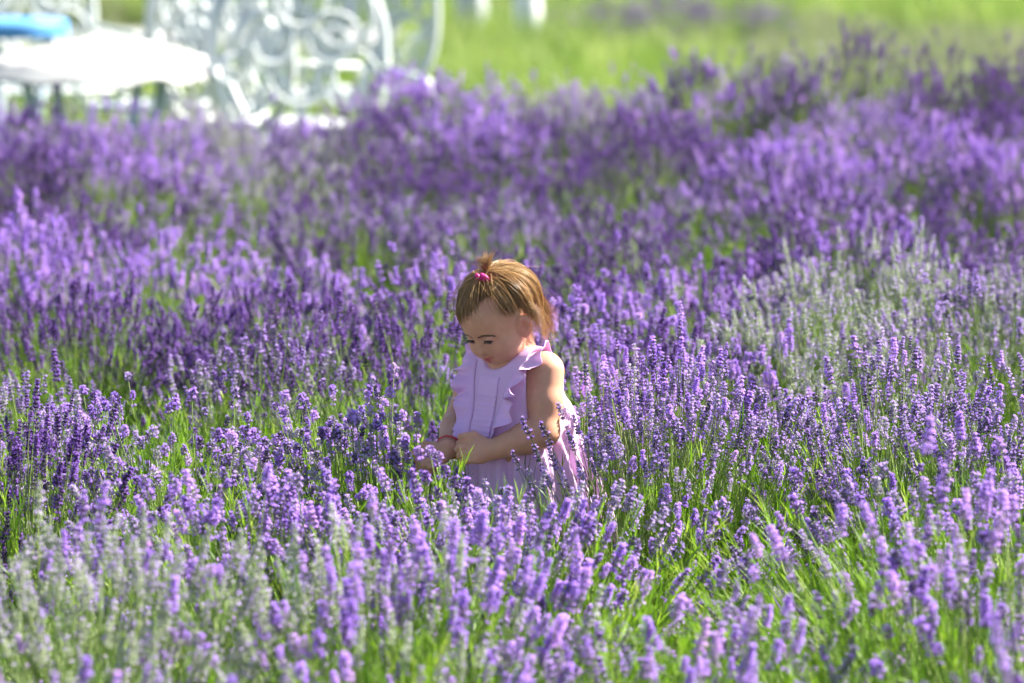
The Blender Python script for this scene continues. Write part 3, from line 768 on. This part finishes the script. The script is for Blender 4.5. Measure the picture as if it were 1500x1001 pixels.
for s in (-1, 1):
    e = uv_ball('eye', Hp(EYE[0], s * EYE[1], EYE[2]), (.0110,) * 3, EYEM, person)
    gaze = HM @ Vector((1, 0, -.42)); e.rotation_euler = gaze.to_track_quat('Z', 'Y').to_euler()
    mb = MB(); pts = []
    for k in range(11):
        t = -1 + 2 * k / 10
        pts.append(Hp(EYE[0] + .0122 * math.sqrt(max(.15, 1 - (t * .80) ** 2)) + .0005, s * (EYE[1] + .0006) + t * .0112, EYE[2] - .0006 - .0030 * (t * t) + .0006))
    mb.tube(pts, [.0008] + [.0020] * 9 + [.0008], 5)
    for k in range(1, 10):
        p = np.array(pts[k]); t = -1 + 2 * k / 10
        tipv = HEAD_M @ np.array([.0050, t * .0035 + s * .001, -.0030])
        mb.tube([p, p + tipv * .6, p + tipv], [.0005, .0004, .0001], 3)
    mb.build('eyelashes', LASH, person)
    mb = MB()
    for k in range(120):
        t = random.random(); y = s * (.0095 + .031 * t); z = .0008 + .0026 * math.sin(math.pi * t) - .0030 * t + random.gauss(0, .0011)
        x = .0705 - 8.5 * (abs(y) - .004) ** 2 * 1.15
        # settle on the skin
        p0 = Hp(.10, y, z); dv_ = HEAD_M @ np.array([-1., 0, 0]); q = p0.copy()
        for _ in range(40): q = q + dv_ * float(sd_head(q[None])[0])
        d1 = HEAD_M @ np.array([-.0020, s * .0052, .0016 * (1 - 2 * t)])
        mb.tube([q - d1 * .4, q + d1 * .3 - dv_ * .0006, q + d1], [.00026, .00042, .0001], 3)
    mb.build('eyebrow', BROW, person)
# ---- hair
def hair_material():
    m, nt, p, out = nodes('light_brown_hair')
    geo = nt.nodes.new('ShaderNodeNewGeometry'); la = nt.nodes.new('ShaderNodeAttribute'); la.attribute_name = 'lock'
    r = ramp(nt, [(0.0, (.17, .085, .032)), (0.35, (.36, .20, .080)), (0.7, (.62, .39, .17)), (1.0, (.82, .62, .36))])
    mm = nt.nodes.new('ShaderNodeMath'); mm.operation = 'MULTIPLY_ADD'; mm.inputs[1].default_value = .35
    m3 = nt.nodes.new('ShaderNodeMath'); m3.operation = 'MULTIPLY'; m3.inputs[1].default_value = .65; nt.links.new(la.outputs['Fac'], m3.inputs[0])
    nt.links.new(geo.outputs['Random Per Island'], mm.inputs[0]); nt.links.new(m3.outputs[0], mm.inputs[2])
    nt.links.new(mm.outputs[0], r.inputs[0]); nt.links.new(r.outputs[0], p.inputs['Base Color'])
    p.inputs['Roughness'].default_value = .36; p.inputs['Specular IOR Level'].default_value = .6
    t = nt.nodes.new('ShaderNodeBsdfTranslucent'); nt.links.new(r.outputs[0], t.inputs[0])
    mix = nt.nodes.new('ShaderNodeMixShader'); mix.inputs[0].default_value = .28
    nt.links.new(p.outputs[0], mix.inputs[1]); nt.links.new(t.outputs[0], mix.inputs[2]); nt.links.new(mix.outputs[0], out.inputs['Surface'])
    return m
HAIR = hair_material()
HC = np.array([-.008, 0, .015]); HR = np.array([.080, .0685, .067])
def scalp(u, off=0.0):
    """point over the skull in the direction u, off metres above the skin"""
    u = np.asarray(u, float); u = u / np.linalg.norm(u)
    lo_, hi_ = .03, .13
    for _ in range(14):
        mid = (lo_ + hi_) / 2
        if float(sd_head(Hp(*(HC + u * mid))[None])[0]) < 0: lo_ = mid
        else: hi_ = mid
    return HC + u * (lo_ + off / H_S)
# a table of skull radii, so that a strand is quick to lay
NT, NP = 37, 72
TH = np.linspace(0, math.pi, NT); PHs = np.arange(NP) * 2 * math.pi / NP
U = np.stack([np.stack([np.sin(t) * np.cos(PHs), np.sin(t) * np.sin(PHs), np.full(NP, np.cos(t))], 1) for t in TH]).reshape(-1, 3)
lo_ = np.full(len(U), .03); hi_ = np.full(len(U), .13)
for _ in range(16):
    mid = (lo_ + hi_) / 2
    d = sd_head(HEAD_O + ((HC + U * mid[:, None]) * H_S) @ HEAD_M.T)
    lo_ = np.where(d < 0, mid, lo_); hi_ = np.where(d < 0, hi_, mid)
RT = lo_.reshape(NT, NP)
RT = np.minimum(RT, 1 / np.sqrt(((U / (HR + .002)) ** 2).sum(1)).reshape(NT, NP) + .004)   # ears do not lift the hair
def rad_of(u):
    t = math.acos(max(-1, min(1, u[2]))) / math.pi * (NT - 1); p = (math.atan2(u[1], u[0]) % (2 * math.pi)) / (2 * math.pi) * NP
    i = min(NT - 2, int(t)); j = int(p) % NP; ft = t - i; fp = p - int(p); j2 = (j + 1) % NP
    return (RT[i, j] * (1 - ft) + RT[i + 1, j] * ft) * (1 - fp) + (RT[i, j2] * (1 - ft) + RT[i + 1, j2] * ft) * fp
def direc(az, pol):
    az, pol = R(az), R(pol); return np.array([math.sin(pol) * math.cos(az), math.sin(pol) * math.sin(az), math.cos(pol)])
def hairline(az):
    a = (az + 180) % 360 - 180
    return float(np.interp(a, [-180, -140, -115, -100, -80, -60, -45, -30, -15, 0, 15, 30, 45, 60, 75, 88, 100, 115, 140, 180], [128, 126, 112, 98, 92, 90, 88, 85, 79, 72, 63, 52, 46, 54, 72, 82, 90, 112, 126, 128]))
def slerp(a, b, t):
    w = math.acos(max(-1, min(1, float(a @ b))))
    if w < 1e-4: return a
    return (math.sin((1 - t) * w) * a + math.sin(t * w) * b) / math.sin(w)
TIE = direc(135, 7)                                                # where the top tuft is gathered
hb = MB()
LOCK = []
def strand(pts, w0=.00042, n=3, lock=.5):
    k = len(pts); LOCK.extend([lock] * (n * k)); hb.tube(pts, [w0 * (.35 if i == 0 else 1.0) * (1 - .75 * (i / (k - 1)) ** 3) for i in range(k)], n, 0, cap=False)
def hp(v): return Hp(*v)
rr_ = random.Random(5)
# cap of hair close to the skull
capb = MB(); nA, nP = 72, 16; vs = []
for i in range(nP + 1):
    for j in range(nA):
        az = 360 * j / nA; pol = (hairline(az) - (22 if -75 < (az + 180) % 360 - 180 < 68 else 8) + 2.5 * math.sin(j * 2.3) * math.sin(j * .9)) * i / nP
        u = direc(az, max(pol, .01)); vs.append(hp(HC + u * (rad_of(u) + .0035 * min(1, (nP - i) / 3 + .05))))
fs = [(i * nA + j, (i + 1) * nA + j, (i + 1) * nA + (j + 1) % nA, i * nA + (j + 1) % nA) for i in range(nP) for j in range(nA)]
HAIRCAP = plain('hair_undercoat', (.22, .13, .06), .5, .4, noise=(120, .35))
cap_o = mesh_obj('hair', vs, fs, HAIRCAP, person)
# front and top: swept from the hairline up to the tie
for k in range(1900):
    az = rr_.uniform(-82, 80); hl = hairline(az)
    u0 = direc(az + rr_.gauss(0, 2), hl * rr_.uniform(.5, 1.0) + rr_.gauss(0, 4)); off = rr_.uniform(.002, .0085)
    u1 = norm(TIE + np.array([rr_.gauss(0, .03), rr_.gauss(0, .03), 0]))
    mid = norm(slerp(u0, u1, .5) + np.array([-.10, 0, .05]) * rr_.uniform(.2, 1))
    pts = []
    for i in range(9):
        t = i / 8; u = norm(slerp(slerp(u0, mid, t), slerp(mid, u1, t), t))
        pts.append(hp(HC + u * (rad_of(u) + .0025 * min(1, 4 * t) + off * math.sin(math.pi * min(1, t * .8 + .1)) * .8)))
    strand(pts, .00036, lock=.25 + .35 * math.sin(az * .35) ** 2 * rr_.random())
# sides and back: falling from the crown, ends lifting away behind the ear
locks = [(rr_.uniform(74, 286), rr_.uniform(-1, 1), rr_.uniform(.2, 1), rr_.random(), rr_.uniform(.003, .019)) for _ in range(62)]
for k in range(2300):
    az0, curl, lift, shade, loff = rr_.choice(locks)
    az = az0 + rr_.gauss(0, 2.8)
    a = abs(az - 180)
    start = direc(az0 + rr_.gauss(0, 14), rr_.uniform(3, 30))
    start = norm(start * .72 + TIE * rr_.uniform(.0, .55))
    if a > 80:   endp = 84 + rr_.uniform(-7, 6)                     # in front of the ear, tucked back
    elif a > 60: endp = 104 + rr_.uniform(-8, 10)
    else:        endp = 122 + rr_.uniform(-12, 16)
    sweep = -14 * np.sign(az - 180) if a > 60 else -6 * np.sign(az - 180)
    end = direc(az - sweep, endp)
    drop = rr_.uniform(.018, .052) * (1 if a < 72 else 0)
    off = (loff + rr_.uniform(-.002, .002)) * (1.0 if a < 75 else .6)
    n = 11; pts = []
    for i in range(n):
        t = i / (n - 1); u = norm(slerp(start, end, t))
        wob = curl * .19 * math.sin(5.6 * t + lift * 3) * t
        u = norm(u + np.array([0, wob, 0]))
        flip = max(0, t - .76) / .24
        o2 = .003 + off * math.sin(math.pi * min(1, .15 + .75 * t)) + (flip ** 1.6) * (.028 * lift if a < 78 else .004)
        v = HC + u * (rad_of(u) + o2)
        v = v + np.array([-.010 * flip * lift, 0, 0])
        w = hp(v); fall = max(0, t - .6) / .4; w = w - UP * drop * fall ** 1.3 + (np.array([.9, .1, .25]) * .012 * max(0, fall - .6) / .4 * lift * (1 if a < 78 else 0))
        pts.append(w)
    strand(pts, lock=shade)
# a few long loose strands crossing the side of the head and flying hairs
for k in range(260):
    az = rr_.uniform(-60, 250); st = norm(TIE + np.array([rr_.gauss(0, .12), rr_.gauss(0, .12), 0])); end = direc(az, rr_.uniform(50, 118) * (1 if az > 70 else .75))
    lift = rr_.uniform(.006, .02); pts = []
    dr_ = np.array([rr_.gauss(0, 1), rr_.gauss(0, 1), rr_.gauss(0, .8)]) * .016
    for i in range(10):
        t = i / 9; u = norm(slerp(st, end, t)); pts.append(hp(HC + u * (rad_of(u) + .005 + lift * math.sin(math.pi * t)) + dr_ * max(0, t - .5) ** 2 * 4))
    strand(pts, .00036, lock=rr_.uniform(.4, 1))
# wisps blown forward past the forehead
for k in range(16):
    st = direc(rr_.uniform(-75, -45), rr_.uniform(58, 74)); p0 = HC + st * (rad_of(st) + .002); pts = []
    c1 = np.array([.010, -.012, -.010]) + np.array([rr_.gauss(0, .004) for _ in range(3)]); c2 = np.array([.026, -.030, -.012]) + np.array([rr_.gauss(0, .008) for _ in range(3)])
    for i in range(8):
        t = i / 7; pts.append(hp(p0 + c1 * 2 * t * (1 - t) + c2 * t * t))
    strand(pts, .0003)
# top tuft
tp = HC + TIE * (rad_of(TIE) + .007)
for k in range(240):
    d1 = np.array([rr_.gauss(-2.0, .3), rr_.gauss(0, .3), 1.0]); lean_ = np.array([.10, -.25, 0]); L_ = rr_.uniform(.026, .050)
    fan = np.array([rr_.gauss(0, .3), rr_.gauss(0, .3), 0]); pts = []
    root_ = tp + np.array([rr_.gauss(0, .0022), rr_.gauss(0, .0022), -.003])
    for i in range(7):
        t = i / 6; pts.append(hp(root_ + (d1 * np.array([.25, .25, 1]) * t + (fan + lean_) * t * t * .9) * L_ * np.array([1, 1, 1 - .25 * t])))
    strand(pts, .0006)
hair = hb.build('hair_strands', HAIR, cap_o)
la_ = hair.data.attributes.new('lock', 'FLOAT', 'POINT'); la_.data.foreach_set('value', np.array(LOCK, dtype=np.float32))
# bow on the tuft, bracelet
BOW = plain('magenta_ribbon', (.62, .015, .22), .45, .5, noise=(60, .2))
bow_c = HC + direc(52, 14) * (rad_of(TIE) + .0150)
mb = MB()
for s in (-1, 1):
    for lay, (rx, rz, tz) in enumerate(((.0125, .0100, .0), (.0100, .0080, .004))):
        vs, fs = [], []; n1, n2 = 10, 14
        for i in range(n1 + 1):
            t = i / n1
            for j in range(n2):
                a = 2 * math.pi * j / n2; w = math.sin(math.pi * min(1, .12 + t * .85)) ** .7
                q = np.array([.0045 * w * math.sin(a) + .002 * lay + .002, s * (.0015 + 2 * rx * t * .72), rz * w * math.cos(a) * (1 + .15 * math.sin(5 * t)) + tz + s * .002 - .004 * t * s])
                vs.append(hp(bow_c + q))
        for i in range(n1):
            for j in range(n2): fs.append((i * n2 + j, (i + 1) * n2 + j, (i + 1) * n2 + (j + 1) % n2, i * n2 + (j + 1) % n2))
        fs.append(tuple(range(n2))); fs.append(tuple(n1 * n2 + j for j in range(n2)))
        mb.add(vs, fs)
bow = mb.build('hair_bow', BOW, person)
uv_ball('knot', hp(bow_c + np.array([.004, 0, .001])), (.0042, .0046, .0050), BOW, bow, n=14)
mb = MB(); ax = norm(WR_R - EL_R); e1 = norm(np.cross(ax, UP)); e2 = np.cross(ax, e1); c_ = WR_R - ax * .004
for off, tw in ((0, 0), (.0022, .05)):
    mb.tube([c_ + ax * off + (e1 * math.cos(2 * math.pi * k / 40) + e2 * math.sin(2 * math.pi * k / 40)) * (.0232 + .0006 * math.sin(9 * k)) for k in range(41)], .0011, 6, cap=False)
mb.build('bracelet', plain('red_string', (.55, .012, .02), .6), person)
for o in (person,): o.location = (0, 0, 0)
# ------------------------------------------------------------------ beyond the lavender: grass, path, white furniture
GRASS = plant('meadow_grass', [(0.0, (0.09, 0.16, 0.025)), (0.5, (0.17, 0.265, 0.045)), (0.85, (0.27, 0.34, 0.09)), (1.0, (0.38, 0.39, 0.20))], 0.45, 0.5, 0.3, 1.4)
GRASS_DRY = plant('greyish_grass', [(0.0, (0.12, 0.17, 0.07)), (0.5, (0.19, 0.23, 0.11)), (1.0, (0.32, 0.32, 0.20))], 0.4, 0.6, 0.3, 1.3)
def tuft(seed, m, hgt):
    r = random.Random(seed); mb = MB()
    for k in range(34):
        a = r.random() * 6.28; rr = r.uniform(0, .09); b = Vector((rr * math.cos(a), rr * math.sin(a), 0)); L = hgt * r.uniform(.5, 1.1)
        a2 = r.random() * 6.28; lean = Vector((math.cos(a2), math.sin(a2), 0)) * L * r.uniform(.05, .5); sd = Vector((-math.sin(a2), math.cos(a2), 0)) * r.uniform(.002, .004)
        vs = [b - sd, b + sd, b + lean * .3 + Vector((0, 0, L * .55)) + sd * .8, b + lean * .3 + Vector((0, 0, L * .55)) - sd * .8, b + lean + Vector((0, 0, L))]
        mb.add(vs, [(0, 1, 2, 3), (3, 2, 4)])
    return mb.build('grass_tuft', m, smooth=False, link=False)
gc, _ = make_variants('grass_tuft_green', lambda k, nm: tuft(300 + k, GRASS, .26), 8)
gd, _ = make_variants('grass_tuft_dry', lambda k, nm: tuft(400 + k, GRASS_DRY, .20), 8)
green, dry = [], []
def patch(x, y):
    return math.sin(x * 1.3 + 1.7 * math.sin(y * .35)) + math.sin(y * .55 + x * .5 + 2) + .7 * math.sin(x * .37 - y * .21)
for k in range(32000):
    y = 19.3 * (70 / 19.3) ** random.random(); w = .115 * y + 3.0; x = random.uniform(-w, w)
    if y > 26 and x < -.6 and 31 < y + .0 * x < 37: continue                # the path
    if patch(x, y) + (y - 27) * .13 + random.gauss(0, .5) > .75: dry.append((Vector((x, y, gz(y))), Quaternion((0, 0, 1), random.random() * 6.28), random.uniform(.6, 1.3)))
    else: green.append((Vector((x, y, gz(y))), Quaternion((0, 0, 1), random.random() * 6.28), random.uniform(.6, 1.35)))
g1 = scatter('meadow_grass', gc, green, None, 8); tag(g1, 'bright green meadow grass behind the lavender rows', 'grass')
g2 = scatter('dry_grass', gd, dry, None, 8); tag(g2, 'greyish dry grass mixed into the far meadow', 'grass')
# gravel path behind the furniture
def path_strip():
    vs = []; n = 30
    for i in range(n + 1):
        x = -14 + 13.3 * i / n; vs += [(x, 31 + .3 * math.sin(x), -.196), (x, 37 + .3 * math.sin(x + 1), -.196)]
    return mesh_obj('path', vs, [(2 * i, 2 * i + 2, 2 * i + 3, 2 * i + 1) for i in range(n)], plain('grey_gravel', (.30, .30, .31), .95, .2, noise=(9, .35)))
tag(path_strip(), kind='structure')

WHITE = plain('white_enamel', (.68, .72, .72), .4, .5, noise=(3, .05))
PALEBLUE = plain('pale_blue_enamel', (.52, .62, .74), .4, .5, noise=(3, .08))
BLUE = plain('blue_paint', (.10, .33, .72), .45, .5, noise=(4, .12))
CLOTH = plain('white_cotton_cloth', (.50, .50, .49), .9, .2, noise=(6, .05))

def circle(c, r, n=24, plane='xz', a0=0, a1=2 * math.pi, rz=None):
    pts = []
    for k in range(n + 1):
        a = a0 + (a1 - a0) * k / n; u, v = r * math.cos(a), (rz or r) * math.sin(a)
        pts.append(Vector(c) + (Vector((u, 0, v)) if plane == 'xz' else Vector((u, v, 0))))
    return pts
def garden_chair(loc, rz, label, wide=.60, sofa=False):
    """wrought-metal chair: oval back filled with crossing bands and scrolls, slatted seat, arm hoops"""
    root = empty('garden_chair', loc); root.rotation_euler.z = rz; tag(root, label, 'chair', 'white metal garden chairs')
    W = wide
    bk = lambda u, v: Vector((u, .26 + .10 * (v - .45), v))              # back leans away
    mb = MB(); pts = []
    for k in range(41):
        a = 2 * math.pi * k / 40; pts.append(bk(W * .5 * math.copysign(abs(math.cos(a)) ** .75, math.cos(a)), .76 + .33 * math.copysign(abs(math.sin(a)) ** .8, math.sin(a))))
    mb.tube(pts, .020, 8, cap=False); mb.build('back_frame', WHITE, root)
    for k in range(5):                                                   # crossing bands
        for s in (-1, 1):
            u0 = -W * .62 + k * W * .29
            P_ = []
            for i in range(9):
                t = i / 8; u = s * (u0 + t * W * .42); v = .46 + .60 * t
                lim = W * .47 * math.sqrt(max(0, 1 - ((v - .76) / .34) ** 2))
                if abs(u) < lim: P_.append(bk(u, v) + Vector((0, .006 * s, .0)))
            if len(P_) > 2:
                m2 = MB(); m2.tube(P_, .014, 6); m2.build('back_band', WHITE, root)
    for k, (u, v, rr) in enumerate(((-.17, .66, .11), (.17, .66, .11), (0, .70, .13), (-.15, .90, .12), (.15, .90, .12), (0, .96, .10))):
        m2 = MB(); m2.tube([bk(u * W / .6 + rr * math.cos(a), v + rr * math.sin(a)) + Vector((0, -.008 - .003 * k, 0)) for a in [2 * math.pi * i / 28 for i in range(29)]], .011, 6, cap=False); m2.build('hoop', WHITE, root)
    for s in (-1, 1):
        m2 = MB(); P_ = []
        for i in range(26):
            a = i * .42; rr = .12 * (1 - i / 32); P_.append(bk(s * (W * .18 + rr * math.cos(a)), .80 + rr * math.sin(a)) + Vector((0, -.018, 0)))
        m2.tube(P_, .013, 6); m2.build('scroll', WHITE, root)
    m2 = MB(); P_ = [Vector((W * .5 * math.copysign(abs(math.cos(a)) ** .6, math.cos(a)), .02 + .25 * math.copysign(abs(math.sin(a)) ** .6, math.sin(a)), .45)) for a in [2 * math.pi * k / 36 for k in range(37)]]
    m2.tube(P_, .015, 8, cap=False); m2.build('seat_frame', WHITE, root)
    for k in range(9):
        u = -W * .44 + k * W * .11; m2 = MB(); m2.box((u, .02, .452), (.026, .48, .008)); m2.build('seat_slat', WHITE, root)
    for sx in (-1, 1):
        for sy in (-1, 1):
            m2 = MB(); x, y = sx * W * .43, .02 + sy * .21
            m2.tube([Vector((x, y, .45)), Vector((x * 1.03, y * 1.05, .25)), Vector((x * 1.12, y * 1.15, .012))], [.015, .014, .013], 8); m2.build('leg', WHITE, root)
        m2 = MB(); x = sx * W * .5
        m2.tube([Vector((x, -.20, .45)), Vector((x * 1.08, -.22, .58)), Vector((x * 1.12, -.12, .67)), Vector((x * 1.1, .08, .68)), Vector((x * .98, .27, .70))], .014, 8); m2.build('armrest', WHITE, root)
    return root
FD = 21.0
def furn(px, d): return (px_x(px, d), d, gz(d))
garden_chair(furn(470, 20.6), R(18), 'white metal garden chair with crossing bands standing at the edge of the green meadow', wide=.66)
garden_chair(furn(385, 21.6), R(150), 'white metal garden chair between the meadow-edge chair and the draped table', wide=.62)
garden_chair(furn(255, 22.6), R(-30), 'white metal garden chair standing behind the white draped table', wide=.62)
garden_chair(furn(70, 23.6), R(25), 'white metal garden chair standing behind the blue table', wide=.62)
garden_chair(furn(500, 23.4), R(200), 'white metal garden chair behind the one at the meadow edge', wide=.62)
# table under the white cloth
TX, TD = px_x(140, 20.9), 20.9
tb = empty('garden_table', (TX, TD, gz(TD))); tag(tb, 'pale blue metal garden table under a white cloth', 'table')
mb = MB(); mb.tube([Vector((0, 0, .68)), Vector((0, 0, .708))], .40, 40); mb.build('table_top', PALEBLUE, tb, smooth=False)
for k in range(4):
    a = R(35 + 90 * k); c, s = math.cos(a), math.sin(a); mb = MB()
    mb.tube([Vector((.30 * c, .30 * s, .68)), Vector((.24 * c, .24 * s, .42)), Vector((.28 * c, .28 * s, .18)), Vector((.36 * c, .36 * s, .012))], [.022, .02, .02, .018], 8); mb.build('leg', PALEBLUE, tb)
mb = MB(); mb.tube(circle((0, 0, .30), .25, 30, 'xy'), .010, 6, cap=False); mb.build('brace_ring', PALEBLUE, tb)
# the cloth: heaped in the middle, edges hanging a little
NR, NA2 = 26, 96; vs = []; fs = []
for i in range(NR + 1):
    t = i / NR
    for j in range(NA2):
        a = 2 * math.pi * j / NA2; rr = .47 * t * (1 + .05 * math.sin(3 * a + .6))
        hump = .085 * max(0, math.cos(min(1, t * 1.05) * math.pi / 2)) ** 1.3 * (1 + .10 * math.sin(2 * a) + .06 * math.sin(5 * a + 2 * t))
        drape = -.05 * max(0, t - .84) / .16 * (1 + .15 * math.sin(9 * a + 1)) 
        vs.append((TX + rr * math.cos(a) + .03 * (1 - t), TD + rr * math.sin(a), .722 + gz(TD) + hump + drape + .006 * math.sin(11 * a) * t))
for i in range(NR):
    for j in range(NA2): fs.append((i * NA2 + j, (i + 1) * NA2 + j, (i + 1) * NA2 + (j + 1) % NA2, i * NA2 + (j + 1) % NA2))
cl = mesh_obj('table_cloth', vs, fs, CLOTH); md = cl.modifiers.new('cloth', 'SOLIDIFY'); md.thickness = .006; md.offset = -1
tag(cl, 'white cloth heaped over the pale blue garden table', 'cloth')
# blue table
BX, BD = px_x(10, 22.4), 22.4
bt = empty('garden_table', (BX, BD, gz(BD))); tag(bt, 'small round blue table behind the white draped table', 'table')
mb = MB(); mb.tube([Vector((0, 0, .735)), Vector((0, 0, .745)), Vector((0, 0, .79)), Vector((0, 0, .80))], [.23, .245, .245, .235], 40); mb.build('table_top', BLUE, bt, smooth=False)
for k in range(3):
    a = R(20 + 120 * k); mb = MB(); mb.tube([Vector((.17 * math.cos(a), .17 * math.sin(a), .735)), Vector((.12 * math.cos(a), .12 * math.sin(a), .40)), Vector((.22 * math.cos(a), .22 * math.sin(a), .012))], .018, 8); mb.build('leg', PALEBLUE, bt)
# two pots far out on the grass
def pot(px, d, w, h, m, label):
    r_ = empty('garden_pot', furn(px, d)); tag(r_, label, 'pot')
    prof = [(.62, 0), (.70, .03), (.62, .08), (.86, .30), (1.0, .62), (.94, .86), (.86, .93), (1.02, .96), (1.02, 1.0), (.86, 1.0), (.84, .94), (.80, .90)]
    n = 32; vs = []; fs = []
    for rr, z in prof:
        for j in range(n): a = 2 * math.pi * j / n; vs.append((w / 2 * rr * math.cos(a), w / 2 * rr * math.sin(a), h * z))
    for i in range(len(prof) - 1):
        for j in range(n): fs.append((i * n + j, i * n + (j + 1) % n, (i + 1) * n + (j + 1) % n, (i + 1) * n + j))
    fs.append(tuple(range(n - 1, -1, -1))); mesh_obj('body', vs, fs, m, r_)
    mb = MB(); mb.tube([Vector((0, 0, h * .86)), Vector((0, 0, h * .9))], w * .41, 24); mb.build('soil', plain('pot_soil', (.06, .045, .03), .95), r_)
pot(772, 33.6, .17, 0.42, plain('bright_white_glaze', (.85, .86, .86), .4), 'bright white pot far out on the green meadow')
pot(690, 34.2, .19, .42, plain('grey_white_glaze', (.50, .52, .53), .5, .4, noise=(6, .1)), 'dull greyish white pot far out on the green meadow')
